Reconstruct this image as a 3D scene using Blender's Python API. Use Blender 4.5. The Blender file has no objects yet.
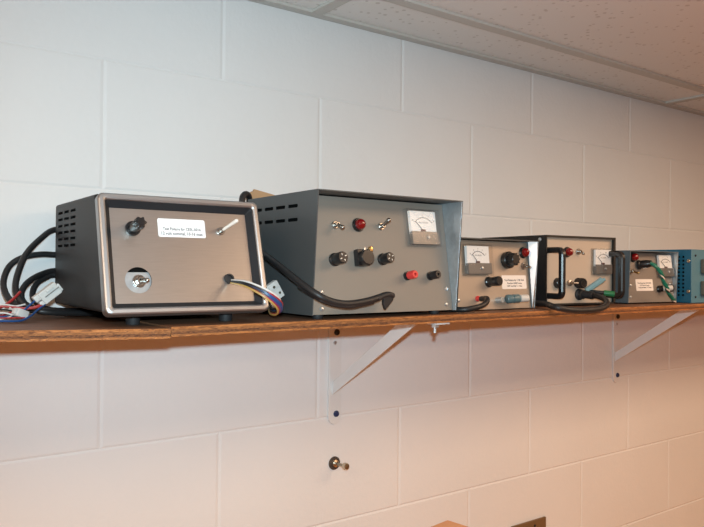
import bpy, bmesh, math, random
from mathutils import Vector as V, Matrix as MX
random.seed(4)
PI = math.pi
SC = bpy.context.scene
COL = SC.collection
ZB = .010                      # top of the shelf

# ------------------------------------------------------------------ materials
def mat(name, col, rough=.5, metal=0., var=0., vscale=20., bump=0., bscale=200., stretch=None, spec=.5, coat=0.):
    m = bpy.data.materials.new(name); m.use_nodes = True
    nt = m.node_tree; b = nt.nodes['Principled BSDF']
    b.inputs['Base Color'].default_value = (*col, 1)
    b.inputs['Roughness'].default_value = rough
    b.inputs['Metallic'].default_value = metal
    b.inputs['Specular IOR Level'].default_value = spec
    b.inputs['Coat Weight'].default_value = coat
    tc = nt.nodes.new('ShaderNodeTexCoord'); mp = nt.nodes.new('ShaderNodeMapping')
    nt.links.new(tc.outputs['Object'], mp.inputs['Vector'])
    if stretch: mp.inputs['Scale'].default_value = stretch
    if var:
        n = nt.nodes.new('ShaderNodeTexNoise'); n.inputs['Scale'].default_value = vscale; n.inputs['Detail'].default_value = 6
        nt.links.new(mp.outputs[0], n.inputs['Vector'])
        r = nt.nodes.new('ShaderNodeMapRange'); r.inputs[1].default_value = .25; r.inputs[2].default_value = .75
        r.inputs[3].default_value = 1 - var; r.inputs[4].default_value = 1 + var
        nt.links.new(n.outputs['Fac'], r.inputs[0])
        h = nt.nodes.new('ShaderNodeHueSaturation'); h.inputs['Color'].default_value = (*col, 1)
        nt.links.new(r.outputs[0], h.inputs['Value']); nt.links.new(h.outputs[0], b.inputs['Base Color'])
    if bump:
        n = nt.nodes.new('ShaderNodeTexNoise'); n.inputs['Scale'].default_value = bscale; n.inputs['Detail'].default_value = 4
        nt.links.new(mp.outputs[0], n.inputs['Vector'])
        bp = nt.nodes.new('ShaderNodeBump'); bp.inputs['Strength'].default_value = bump; bp.inputs['Distance'].default_value = .002
        nt.links.new(n.outputs['Fac'], bp.inputs['Height']); nt.links.new(bp.outputs[0], b.inputs['Normal'])
    return m

def wood_mat(name, stops, scale, stretch, rough=.6, bump=.25, dist=2.):
    m = mat(name, stops[0][1], rough); nt = m.node_tree; b = nt.nodes['Principled BSDF']
    tc = nt.nodes.new('ShaderNodeTexCoord'); mp = nt.nodes.new('ShaderNodeMapping'); mp.inputs['Scale'].default_value = stretch
    nt.links.new(tc.outputs['Object'], mp.inputs['Vector'])
    n = nt.nodes.new('ShaderNodeTexNoise'); n.inputs['Scale'].default_value = scale; n.inputs['Detail'].default_value = 8
    n.inputs['Distortion'].default_value = dist
    nt.links.new(mp.outputs[0], n.inputs['Vector'])
    cr = nt.nodes.new('ShaderNodeValToRGB'); e = cr.color_ramp.elements
    e[0].position, e[0].color = stops[0][0], (*stops[0][1], 1)
    e[1].position, e[1].color = stops[-1][0], (*stops[-1][1], 1)
    for p, c in stops[1:-1]:
        k = e.new(p); k.color = (*c, 1)
    nt.links.new(n.outputs['Fac'], cr.inputs[0]); nt.links.new(cr.outputs[0], b.inputs['Base Color'])
    bp = nt.nodes.new('ShaderNodeBump'); bp.inputs['Strength'].default_value = bump; bp.inputs['Distance'].default_value = .001
    nt.links.new(n.outputs['Fac'], bp.inputs['Height']); nt.links.new(bp.outputs[0], b.inputs['Normal'])
    return m

def tile_mat():
    m = mat('acoustic tile', (.82, .80, .77), .9); nt = m.node_tree; b = nt.nodes['Principled BSDF']
    tc = nt.nodes.new('ShaderNodeTexCoord')
    v = nt.nodes.new('ShaderNodeTexVoronoi'); v.inputs['Scale'].default_value = 55; v.inputs['Randomness'].default_value = 1
    n = nt.nodes.new('ShaderNodeTexNoise'); n.inputs['Scale'].default_value = 30; n.inputs['Detail'].default_value = 3
    for k in (v, n): nt.links.new(tc.outputs['Object'], k.inputs['Vector'])
    a = nt.nodes.new('ShaderNodeMath'); a.operation = 'MULTIPLY_ADD'; a.inputs[1].default_value = .5; a.inputs[2].default_value = -.13
    nt.links.new(n.outputs['Fac'], a.inputs[0])
    s = nt.nodes.new('ShaderNodeMath'); s.operation = 'SUBTRACT'
    nt.links.new(v.outputs['Distance'], s.inputs[0]); nt.links.new(a.outputs[0], s.inputs[1])
    cr = nt.nodes.new('ShaderNodeValToRGB'); e = cr.color_ramp.elements
    e[0].position, e[0].color = .02, (.64, .61, .57, 1); e[1].position, e[1].color = .10, (.82, .80, .77, 1)
    nt.links.new(s.outputs[0], cr.inputs[0]); nt.links.new(cr.outputs[0], b.inputs['Base Color'])
    bp = nt.nodes.new('ShaderNodeBump'); bp.inputs['Strength'].default_value = .4; bp.inputs['Distance'].default_value = .002
    nt.links.new(cr.outputs[0], bp.inputs['Height']); nt.links.new(bp.outputs[0], b.inputs['Normal'])
    return m

def clear_mat():
    m = bpy.data.materials.new('clear acrylic'); m.use_nodes = True; nt = m.node_tree; nt.nodes.clear()
    o = nt.nodes.new('ShaderNodeOutputMaterial'); t = nt.nodes.new('ShaderNodeBsdfTransparent'); g = nt.nodes.new('ShaderNodeBsdfGlossy')
    t.inputs['Color'].default_value = (.94, .95, .96, 1); g.inputs['Roughness'].default_value = .12
    lf = nt.nodes.new('ShaderNodeLayerWeight'); pw = nt.nodes.new('ShaderNodeMath'); pw.operation = 'POWER'; pw.inputs[1].default_value = 3
    lw = nt.nodes.new('ShaderNodeMath'); lw.operation = 'MULTIPLY_ADD'; lw.inputs[1].default_value = .35; lw.inputs[2].default_value = .02
    nt.links.new(lf.outputs['Facing'], pw.inputs[0]); nt.links.new(pw.outputs[0], lw.inputs[0])
    mx = nt.nodes.new('ShaderNodeMixShader')
    nt.links.new(lw.outputs[0], mx.inputs[0]); nt.links.new(t.outputs[0], mx.inputs[1]); nt.links.new(g.outputs[0], mx.inputs[2])
    nt.links.new(mx.outputs[0], o.inputs['Surface'])
    return m

M = dict(
    wall=mat('painted block', (.76, .765, .765), .55, var=.03, vscale=3, bump=.28, bscale=95, spec=.3),
    tile=tile_mat(),
    tee=mat('ceiling tee paint', (.56, .54, .50), .5),
    plywood=wood_mat('stained plywood face', [(.25, (.10, .045, .022)), (.5, (.17, .075, .035)), (.75, (.25, .12, .06))], 9, (1.2, 14, 14), .55),
    plyedge=wood_mat('plywood edge', [(.30, (.075, .024, .008)), (.50, (.34, .125, .032)), (.72, (.50, .20, .06))], 40, (1.0, 14, 9), .7, .5),
    plycore=wood_mat('plywood core', [(.35, (.06, .02, .008)), (.62, (.20, .075, .025))], 60, (1.6, 8, 5), .8, .6),
    plymid=wood_mat('plywood middle ply', [(.3, (.12, .042, .014)), (.7, (.36, .145, .042))], 60, (1.2, 10, 6), .75, .5),
    plyunder=wood_mat('raw plywood underside', [(.3, (.62, .25, .06)), (.7, (.72, .33, .10))], 9, (1.2, 14, 14), .6),
    white=mat('white enamel', (.74, .74, .73), .4),
    boltblk=mat('black bolt', (.012, .012, .014), .35),
    boltblue=mat('blue bolt', (.02, .035, .10), .35),
    case_black=mat('charcoal vinyl', (.015, .0155, .017), .50, bump=.12, bscale=900, spec=.4),
    bevel=mat('dark bevel', (.018, .019, .022), .6, spec=.3),
    blackvoid=mat('black void', (.004, .004, .004), .9, spec=.1),  # near-black colour for the darkness inside openings and cut-outs
    bezel=mat('satin steel trim', (.47, .48, .49), .43, 1.),
    brushed=mat('brushed aluminium', (.445, .43, .412), .40, 1., var=.05, vscale=60, bump=.04, bscale=300, stretch=(.6, 8, 8)),
    rubber=mat('black rubber', (.018, .018, .02), .6),
    blackpl=mat('black plastic', (.013, .013, .014), .30),
    nickel=mat('nickel', (.40, .385, .36), .33, 1.),
    brass=mat('brass', (.62, .42, .18), .3, 1.),
    zinc=mat('zinc screw', (.55, .58, .60), .35, .8),
    paper=mat('white sticker', (.85, .86, .86), .6),
    paperwarm=mat('cream sticker', (.86, .78, .72), .6),
    ink=mat('black ink', (.06, .055, .06), .7),
    nylonw=mat('white nylon', (.55, .55, .53), .45),
    ivory=mat('ivory lever', (.80, .74, .66), .4),
    w_white=mat('white wire', (.62, .60, .58), .4), w_red=mat('red wire', (.36, .025, .025), .4),
    w_blue=mat('blue wire', (.012, .06, .20), .4), w_black=mat('black wire', (.014, .014, .016), .4),
    w_yellow=mat('yellow wire', (.42, .27, .08), .4), w_purple=mat('violet wire', (.10, .045, .16), .4),
    w_green=mat('green wire', (.0, .15, .10), .4),
    cable=mat('black cable jacket', (.013, .013, .014), .48),
    hammer=mat('grey hammertone paint', (.070, .076, .078), .42, bump=.1, bscale=500),
    galv=mat('galvanised steel', (.50, .56, .60), .40, .75, var=.10, vscale=120),
    chrome=mat('bright aluminium', (.86, .87, .89), .30, 1.),
    taupe=mat('warm grey panel paint', (.225, .195, .165), .5, bump=.05, bscale=700),
    tan=mat('satin anodised panel', (.45, .355, .275), .42, .35, var=.05, vscale=15),
    beige=mat('beige panel paint', (.52, .42, .33), .5),
    greypanel=mat('grey alloy panel', (.26, .22, .19), .42, .3),
    redlens=mat('red lens', (.20, .004, .006), .15, coat=.5),
    redpl=mat('red plastic', (.62, .045, .04), .35),
    meterface=mat('meter face', (.88, .87, .85), .6),
    metergrey=mat('meter cover grey', (.20, .185, .17), .35, .3),
    clear=clear_mat(),
    needle=mat('needle', (.03, .03, .035), .5),
    pivot=mat('pivot cover', (.13, .07, .07), .5),
    tealbar=mat('grey teal bakelite', (.09, .15, .165), .35),
    tealclip=mat('pale teal clip', (.22, .38, .42), .4),
    greenpl=mat('green plastic', (.012, .15, .055), .4),
    bluegrey=mat('blue grey enamel', (.125, .15, .165), .45),
    blueside=mat('blue enamel', (.012, .115, .20), .42),
    bluefront=mat('pale blue enamel', (.085, .21, .29), .45),
    connmetal=mat('dull connector metal', (.17, .15, .12), .45, .5),
    connface=mat('connector insert', (.05, .045, .03), .5),
    blackcase=mat('black wrinkle paint', (.013, .012, .012), .5, bump=.2, bscale=1200),
    card=mat('cardboard', (.46, .28, .15), .85, var=.06, vscale=30),
    cardbox=mat('orange cardboard', (.62, .33, .17), .85, var=.05, vscale=20),
    brownplate=mat('brown plate', (.17, .10, .045), .4),
    hookwash=mat('dark brown washer', (.06, .045, .035), .45),
    hookmetal=mat('worn nickel', (.55, .49, .38), .28, 1.),
    floor=mat('brown floor', (.48, .22, .08), .6, var=.1, vscale=2),
    bench=wood_mat('bench wood', [(.3, (.56, .25, .085)), (.7, (.66, .31, .115))], 6, (1, 10, 10)),
    roomwall=mat('far wall paint', (.50, .42, .34), .7),
)

# ------------------------------------------------------------------ mesh builder
class G:
    def __init__(s): s.bm = bmesh.new()
    def _mi(s, fs, mi, mx=None):
        vs = set()
        for f in fs:
            f.material_index = mi
            vs.update(f.verts)
        if mx is not None: bmesh.ops.transform(s.bm, matrix=mx, verts=list(vs))
        return s
    def poly(s, pts, mi=0):
        f = s.bm.faces.new([s.bm.verts.new(p) for p in pts]); f.material_index = mi; return s
    def prism(s, pts, ext, mi=0, bev=0, mx=None, seg=2):
        """polygon pts (3d list) extruded by vector ext"""
        ext = V(ext); a = [s.bm.verts.new(p) for p in pts]; b = [s.bm.verts.new(V(p) + ext) for p in pts]
        n = len(pts); fs = [s.bm.faces.new(a), s.bm.faces.new(b[::-1])]
        for i in range(n): fs.append(s.bm.faces.new((a[i], b[i], b[(i+1) % n], a[(i+1) % n])))
        bmesh.ops.recalc_face_normals(s.bm, faces=fs)
        if bev:
            es = list({e for f in fs for e in f.edges})
            r = bmesh.ops.bevel(s.bm, geom=es, offset=bev, segments=seg, profile=.5, affect='EDGES', clamp_overlap=True)
            fs = list(set([f for f in fs if f.is_valid] + [f for f in r['faces'] if f.is_valid]))
        return s._mi(fs, mi, mx)
    def box(s, a, b, mi=0, bev=0, mx=None, seg=2):
        x0, y0, z0 = a; x1, y1, z1 = b
        return s.prism([(x0, y0, z0), (x1, y0, z0), (x1, y1, z0), (x0, y1, z0)], (0, 0, z1-z0), mi, bev, mx, seg)
    def lathe(s, prof, mi=0, n=24, mx=None, mis=None):
        """prof: (r, z) along +Z"""
        rings = []
        for r, z in prof:
            if r < 1e-7: rings.append([s.bm.verts.new((0, 0, z))])
            else: rings.append([s.bm.verts.new((r*math.cos(2*PI*i/n), r*math.sin(2*PI*i/n), z)) for i in range(n)])
        fs = []
        for k in range(len(rings)-1):
            A, B = rings[k], rings[k+1]
            for i in range(n):
                j = (i+1) % n
                if len(A) == 1 and len(B) == 1: continue
                if len(A) == 1: f = s.bm.faces.new((A[0], B[j], B[i]))
                elif len(B) == 1: f = s.bm.faces.new((A[i], A[j], B[0]))
                else: f = s.bm.faces.new((A[i], A[j], B[j], B[i]))
                f.material_index = mis[k] if mis else mi
                fs.append(f)
        bmesh.ops.recalc_face_normals(s.bm, faces=fs)
        if mx is not None: bmesh.ops.transform(s.bm, matrix=mx, verts=[v for r in rings for v in r])
        return s
    def cyl(s, p0, p1, r0, r1=None, mi=0, n=20, bev=0):
        p0, p1 = V(p0), V(p1); d = p1-p0; L = d.length; r1 = r0 if r1 is None else r1
        q = d.to_track_quat('Z', 'Y').to_matrix().to_4x4(); q.translation = p0
        pr = [(0, 0), (r0-bev, 0), (r0, bev), (r1, L-bev), (r1-bev, L), (0, L)] if bev else [(0, 0), (r0, 0), (r1, L), (0, L)]
        return s.lathe(pr, mi, n, q)
    def ball(s, c, r, mi=0, n=16, sc=(1, 1, 1)):
        k = 8; m = MX.Translation(c) @ MX.Diagonal((*sc, 1))
        return s.lathe([(r*math.sin(PI*i/k) if 0 < i < k else 0, -r*math.cos(PI*i/k)) for i in range(k+1)], mi, n, m)
    def tube(s, pts, r, mi=0, n=10, sub=8, flat=1., cap=True):
        P = [V(p) for p in pts]; Q = []
        if len(P) > 2 and sub > 1:
            E_ = [P[0]*2-P[1]] + P + [P[-1]*2-P[-2]]
            for i in range(1, len(E_)-2):
                a, b, c, d = E_[i-1:i+3]
                for k in range(sub):
                    t = k/sub
                    Q.append(.5*((2*b) + (c-a)*t + (2*a-5*b+4*c-d)*t*t + (3*b-a-3*c+d)*t**3))
            Q.append(P[-1])
        else: Q = P
        up = V((0, 0, 1)); rings = []
        t0 = (Q[1]-Q[0]).normalized()
        nrm = t0.cross(up)
        if nrm.length < .05: nrm = t0.cross(V((1, 0, 0)))
        nrm.normalize()
        for i, p in enumerate(Q):
            t = (Q[min(i+1, len(Q)-1)]-Q[max(i-1, 0)]).normalized()
            nrm = (nrm-t*nrm.dot(t)).normalized(); bi = t.cross(nrm)
            rr = r(i/(len(Q)-1)) if callable(r) else r
            rings.append([s.bm.verts.new(p+nrm*rr*math.cos(2*PI*k/n)+bi*rr*flat*math.sin(2*PI*k/n)) for k in range(n)])
        fs = []
        for A, B in zip(rings, rings[1:]):
            for k in range(n): fs.append(s.bm.faces.new((A[k], A[(k+1) % n], B[(k+1) % n], B[k])))
        if cap:
            fs.append(s.bm.faces.new(rings[0][::-1])); fs.append(s.bm.faces.new(rings[-1]))
        bmesh.ops.recalc_face_normals(s.bm, faces=fs)
        for f in fs: f.material_index = mi
        return s
    def loops(s, loops, mis, closed_caps=(False, False)):
        R = [[s.bm.verts.new(p) for p in l] for l in loops]; n = len(R[0]); fs = []
        for k in range(len(R)-1):
            for i in range(n):
                f = s.bm.faces.new((R[k][i], R[k][(i+1) % n], R[k+1][(i+1) % n], R[k+1][i])); f.material_index = mis[k]; fs.append(f)
        return s
    def build(s, name, mats, parent=None, mx=None, sharp=35, cut=None):
        bm = s.bm
        for f in bm.faces: f.smooth = True
        bm.normal_update()
        for e in bm.edges:
            if len(e.link_faces) == 2:
                if e.calc_face_angle(0) > math.radians(sharp): e.smooth = False
            else: e.smooth = False
        me = bpy.data.meshes.new(name); bm.to_mesh(me); bm.free()
        for m in (mats if isinstance(mats, (list, tuple)) else [mats]): me.materials.append(M[m])
        o = bpy.data.objects.new(name, me)
        COL.objects.link(o)
        if cut is not None:                       # real recesses: subtract the cutter once, keep plain mesh
            cm = bpy.data.meshes.new('tmp'); cut.bm.to_mesh(cm); cut.bm.free()
            for m in me.materials: cm.materials.append(m)
            c = bpy.data.objects.new('tmp', cm); COL.objects.link(c)
            md = o.modifiers.new('b', 'BOOLEAN'); md.operation = 'DIFFERENCE'; md.object = c; md.solver = 'EXACT'
            dg = bpy.context.evaluated_depsgraph_get(); dg.update()
            nm = bpy.data.meshes.new_from_object(o.evaluated_get(dg))
            o.modifiers.clear(); o.data = nm; nm.name = name; bpy.data.objects.remove(c); bpy.data.meshes.remove(cm); bpy.data.meshes.remove(me)
            bb = bmesh.new(); bb.from_mesh(nm)
            for e in bb.edges: e.smooth = len(e.link_faces) == 2 and e.calc_face_angle(0) < math.radians(sharp)
            bb.to_mesh(nm); bb.free()
        for f in o.data.polygons:
            if f.area > 1.5e-4: f.use_smooth = False
        if parent is not None: o.parent = parent
        if mx is not None: o.matrix_local = mx
        return o

def thing(name, label, cat, loc, yaw=0., group=None):
    o = bpy.data.objects.new(name, None); COL.objects.link(o); o.location = loc; o.rotation_euler = (0, 0, yaw)
    o.empty_display_size = .02
    return tag(o, label, cat, group)
def tag(o, label, cat, group=None):
    o['label'] = label; o['category'] = cat
    if group: o['group'] = group
    return o
def struct(o): o['kind'] = 'structure'; return o

def text(lines, size, parent, mx, material='ink', name='lettering', lead=1.25, align='CENTER', sx=1., width=None, bold=0.):
    """lettering built from font outlines as flat ink"""
    c = bpy.data.curves.new('t', 'FONT'); c.body = '\n'.join(lines); c.size = size; c.align_x = align; c.align_y = 'CENTER'; c.space_line = lead*.8
    c.resolution_u = 2; c.extrude = .00012; c.offset = bold
    t = bpy.data.objects.new('t', c); COL.objects.link(t)
    dg = bpy.context.evaluated_depsgraph_get(); dg.update()
    me = bpy.data.meshes.new_from_object(t.evaluated_get(dg)); bpy.data.objects.remove(t); bpy.data.curves.remove(c)
    me.materials.clear(); me.materials.append(M[material]); me.name = name
    if width: sx = width/max(1e-6, max(v.co.x for v in me.vertices)-min(v.co.x for v in me.vertices))
    o = bpy.data.objects.new(name, me); COL.objects.link(o); o.parent = parent
    o.matrix_local = mx @ MX.Diagonal((sx, 1, 1, 1)); return o

def panel_frame(yb, zb, yt, zt):
    L = math.hypot(yt-yb, zt-zb); ty, tz = (yt-yb)/L, (zt-zb)/L
    return MX(((1, 0, 0, 0), (0, ty, -tz, yb), (0, tz, ty, zb), (0, 0, 0, 1))), L
def at(P, s, t, h=0.): return P @ MX.Translation((s, t, h))

# ------------------------------------------------------------------ panel fittings (built along +Z out of the panel)
def toggle(parent, mx, tip, nut=.0058, r=.0022, lever='nickel', washer=None):
    g = G()
    if washer: g.cyl((0, 0, 0), (0, 0, .0008), washer, mi=0)
    g.lathe([(0, 0), (nut, 0), (nut, .0022), (nut*.86, .003), (nut*.62, .003), (nut*.62, .008), (nut*.5, .0088), (nut*.3, .0088), (nut*.3, .006), (0, .006)], 0, 6 if nut > .007 else 18)
    o = g.build('toggle_switch', 'nickel', parent, mx)
    l = G(); t = V(tip); b = V((0, 0, .005)); m = b.lerp(t, .8)
    l.tube([b, b.lerp(t, .5), m, t], lambda u: r*(.75+.35*u), 0, 12, 3); l.ball(t, r*1.1, 0, 12)
    l.build('lever', lever, o)
    return o
def lamp(parent, mx, r=.0085):
    g = G(); g.lathe([(0, 0), (r*1.15, 0), (r*1.15, .002), (r*1.02, .0035), (r, .005), (r*.9, .005), (r*.9, .002), (0, .002)], 0, 24)
    o = g.build('indicator_lamp', 'blackpl', parent, mx)
    g = G(); k = 7; pr = [(r*.9, .002), (r*.9, .007)] + [(r*.9*math.cos(PI/2*i/k), .007+.0075*math.sin(PI/2*i/k)) for i in range(1, k)] + [(0, .0145)]
    g.lathe(pr, 0, 14); g.build('lens', 'redlens', o, sharp=12)
    return o
def fuse_holder(parent, mx, r=.0085, L=.022, glints=True):
    g = G(); g.lathe([(0, 0), (r*1.12, 0), (r*1.12, .003), (r*.96, .0045), (r*.96, L*.5), (r, L*.52), (r, L-.002), (r*.88, L), (0, L)], 0, 20)
    o = g.build('fuse_holder', 'blackpl', parent, mx)
    if glints:
        g = G()
        for k in range(4):
            a = PI/2*k+.5
            g.box((r*.34, -r*.10, L-.0004), (r*.72, r*.10, L+.0003), 0, .0002, MX.Rotation(a, 4, 'Z'))
        g.build('cap_glint', 'galv', o)  # pale bars on the cap face, glints put in as colour
    return o
def binding_post(parent, mx, m):
    g = G(); r = .0065
    g.lathe([(0, 0), (r*1.1, 0), (r*1.1, .003), (r*.8, .0035), (r*.8, .006), (r, .0065), (r, .0185), (r*.85, .0205), (r*.36, .0205), (r*.36, .014), (0, .014)], 0, 18, mis=[1, 1, 1, 1, 1, 0, 0, 0, 0, 0])
    return g.build('binding_post', [m, 'blackpl'], parent, mx)
def screw(parent, mx, r=.0034, m='zinc', name='screw'):
    g = G(); g.lathe([(r, 0), (r, .0006), (r*.8, .0017), (r*.4, .0022), (0, .0022)], 0, 14)
    g.box((-r*.7, -r*.13, .0019), (r*.7, r*.13, .0024), 0)
    return g.build(name, m, parent, mx)
def meter(parent, mx, w, h, needle=138, txt='D.C. VOLTS', nums=('0', '1', '2', '3', '4'), d=.0105):
    """square panel meter: origin lower left corner"""
    g = G(); g.box((w*.13, h*.06, 0), (w*.90, h*.94, .0016), 0, .0005)
    o = g.build('panel_meter', 'metergrey', parent, mx)
    fx0, fx1 = w*.13, w*.90; fy0 = h*.40; fy1 = h*.95
    g = G(); g.box((fx0, fy0-.004, .0016), (fx1, fy1, .0068), 0); g.build('face_plate', 'meterface', o)
    g = G(); g.box((fx0, h*.05, .0016), (w*.95, fy0, .0090), 0, .0005); g.build('cover_plate', 'metergrey', o)
    cx = (fx0+fx1)/2; cy = fy0+.002; R = (fy1-fy0)*.62
    g = G(); pts = [(cx+R*1.08*math.cos(a), cy+R*1.0*math.sin(a), .0070) for a in [math.radians(38+104*i/20) for i in range(21)]]
    g.tube(pts, .00045, 0, 5, 1)
    for i in range(9):
        a = math.radians(38+104*i/8); c, s_ = math.cos(a), math.sin(a); l = 1.12 if i % 2 == 0 else 1.07
        g.tube([(cx+R*1.08*c, cy+R*s_, .0070), (cx+R*1.08*l*c, cy+R*l*s_, .0070)], .0003, 0, 4, 1)
    g.build('scale_arc', 'ink', o)
    a = math.radians(needle); g = G(); px_ = cx-w*.05; g.tube([(px_, cy, .0078), (cx+R*1.06*math.cos(a), cy+R*.98*math.sin(a), .0078)], .0005, 0, 5, 1); g.build('needle', 'needle', o)
    g = G(); g.box((px_-.004, cy-.002, .007), (px_+.006, cy+.0015, .0088), 0, .0008); g.build('pivot_cover', 'pivot', o)
    text([txt], h*.06, o, MX.Translation((cx, cy+R*.62, .0069)), name='scale_lettering')
    for i, n in enumerate(nums):
        q = math.radians(142-104*i/(len(nums)-1)); text([n], h*.065, o, MX.Translation((cx+R*1.36*math.cos(q), cy+R*1.24*math.sin(q), .0069)), name='scale_number')
    screw(o, MX.Translation((w*.60, h*.235, .009)), .0030, name='adjuster_screw')
    g = G(); g.box((0, 0, 0), (w, h, d), 0, .0012); g.build('clear_cover', 'clear', o)
    return o
def label_plate(parent, mx, w, h, lines, size, m='paper', sx=1.):
    g = G(); r = .002; pts = []
    for cx, cy, a0 in ((w-r, h-r, 0), (r, h-r, 90), (r, r, 180), (w-r, r, 270)):
        pts += [(cx+r*math.cos(math.radians(a0+30*k)), cy+r*math.sin(math.radians(a0+30*k)), 0) for k in range(4)]
    g.prism(pts, (0, 0, .0003), 0)
    o = g.build('label_sticker', m, parent, mx)
    for t, cy, sz, k in lines: text([t], sz, o, MX.Translation((w*.5, h*cy, .00035)), width=w*k, bold=.00006)
    return o
def foot(parent, x, y, z0, r=.008, h=None):
    h = z0-.0002 if h is None else h
    g = G(); g.lathe([(0, 0), (r*.85, 0), (r*.9, .001), (r, h-.001), (r, h), (0, h)], 0, 18)
    return g.build('foot', 'rubber', parent, MX.Translation((x, y, z0-h)))

# ================================================================== the setting
def block_wall():
    g = G(); bm = g.bm; H = .2034; W = .4064; e = .0050; dp = .0013
    x_lo, x_hi = -2.2, 4.2
    for k in range(-10, 3):
        z0, z1 = k*H, (k+1)*H
        if z1 < -1.88: continue
        z0 = max(z0, -1.90); off = 0 if k % 2 else W/2
        n = math.floor((x_lo-off)/W)
        while n*W+off < x_hi:
            a, b = max(n*W+off, x_lo), min((n+1)*W+off, x_hi); n += 1
            if b-a < .03: continue
            v = [bm.verts.new(p) for p in ((a, dp, z0), (b, dp, z0), (b, dp, z1), (a, dp, z1))]
            w = [bm.verts.new(p) for p in ((a+e, 0, z0+e*.7), (b-e, 0, z0+e*.7), (b-e, 0, z1-e*.7), (a+e, 0, z1-e*.7))]
            bm.faces.new(w)
            for i in range(4): bm.faces.new((v[i], v[(i+1) % 4], w[(i+1) % 4], w[i]))
    g.box((x_lo, .004, -1.9), (x_hi, .12, .62))
    return struct(g.build('wall_back', 'wall', sharp=3))
block_wall()
CZ = .556
g = G(); g.box((-2.2, -4.2, CZ+.006), (4.2, .0, CZ+.03)); struct(g.build('ceiling', 'tile'))
def trim(n, a, b):
    g = G(); g.box(a, b, 0, .0006); struct(g.build('trim_%d' % n, 'tee'))
trim(1, (-2.2, -.021, CZ), (4.2, -.0002, CZ+.006))
trim(2, (-2.2, -.170, CZ), (4.2, -.146, CZ+.006))
for i, x in enumerate((-.84, .385, 1.575, 2.80)): trim(3+i, (x-.012, -.146, CZ+.0002), (x+.012, -.021, CZ+.006))
trim(7, (-2.2, -1.39, CZ), (4.2, -1.366, CZ+.006))
g = G(); g.box((-2.3, -4.3, -1.98), (4.3, .1, -1.88)); struct(g.build('floor', 'floor'))
for nm, a, b in (('wall_left', (-2.3, -4.2, -1.9), (-2.2, .1, .6)), ('wall_right', (4.2, -4.2, -1.9), (4.3, .1, .6)), ('wall_front', (-2.3, -4.3, -1.9), (4.3, -4.2, .6))):
    g = G(); g.box(a, b); struct(g.build(nm, 'wall' if nm == 'wall_left' else 'roomwall'))

# ================================================================== shelf
XJ = -.011
def board(x0, x1, z_at, name, label):
    r = thing(name, label, 'shelf', ((x0+x1)/2, -.155, z_at((x0+x1)/2)-.012))
    cx = (x0+x1)/2; g = G(); th = .012
    zc = z_at(cx)
    y0, y1 = -.153, .1548
    xs = sorted({x0, x1} | ({-.21, -.25} if x0 < -.3 else set()))
    up_ = [(x-cx, y0, z_at(x)-zc+th) for x in xs]; dn = [(x-cx, y0, z_at(x)-zc) for x in xs]
    g.prism(dn + up_[::-1], (0, y1-y0, 0), 0)
    g.bm.normal_update()
    for f in g.bm.faces:
        if f.normal.z < -.5: f.material_index = 1
    g.build('plywood_panel', ['plywood', 'plyunder'], r)
    g = G(); n = 160; rnd = random.Random(x0)
    # ragged cut edge of the plies along the front
    rows = [0, .0026, .0060, .0088, .012]
    grid = []
    for i in range(n+1):
        x = x0+(x1-x0)*i/n; z = z_at(x)-zc; x -= cx
        grid.append([g.bm.verts.new((x, y0-.0018+rnd.uniform(-.0006, .0006), z+q)) for q in rows] + [g.bm.verts.new((x, y0, z+th+.00002)), g.bm.verts.new((x, y0, z-.00002))])
    for A, B in zip(grid, grid[1:]):
        for k in range(4): g.bm.faces.new((A[k], B[k], B[k+1], A[k+1])).material_index = (0, 1, 2, 0)[k]
        g.bm.faces.new((A[4], B[4], B[5], A[5])); g.bm.faces.new((A[6], B[6], B[0], A[0]))
    g.bm.faces.new(grid[0][::-1]); g.bm.faces.new(grid[-1])
    bmesh.ops.recalc_face_normals(g.bm, faces=g.bm.faces[:])
    g.build('front_edge', ['plyedge', 'plycore', 'plymid'], r)
    return r
board(XJ+.0004, 2.45, lambda x: ZB, 'shelf_board', 'long brown plywood shelf board carrying most of the instruments on two white brackets')
board(-.62, XJ-.0004, lambda x: ZB-.0020+(.031*min(XJ-x, .20) if x > -.5 else .0062), 'shelf_board', 'short tilted plywood board at the left end, holding the wires and black-cased instrument')

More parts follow.
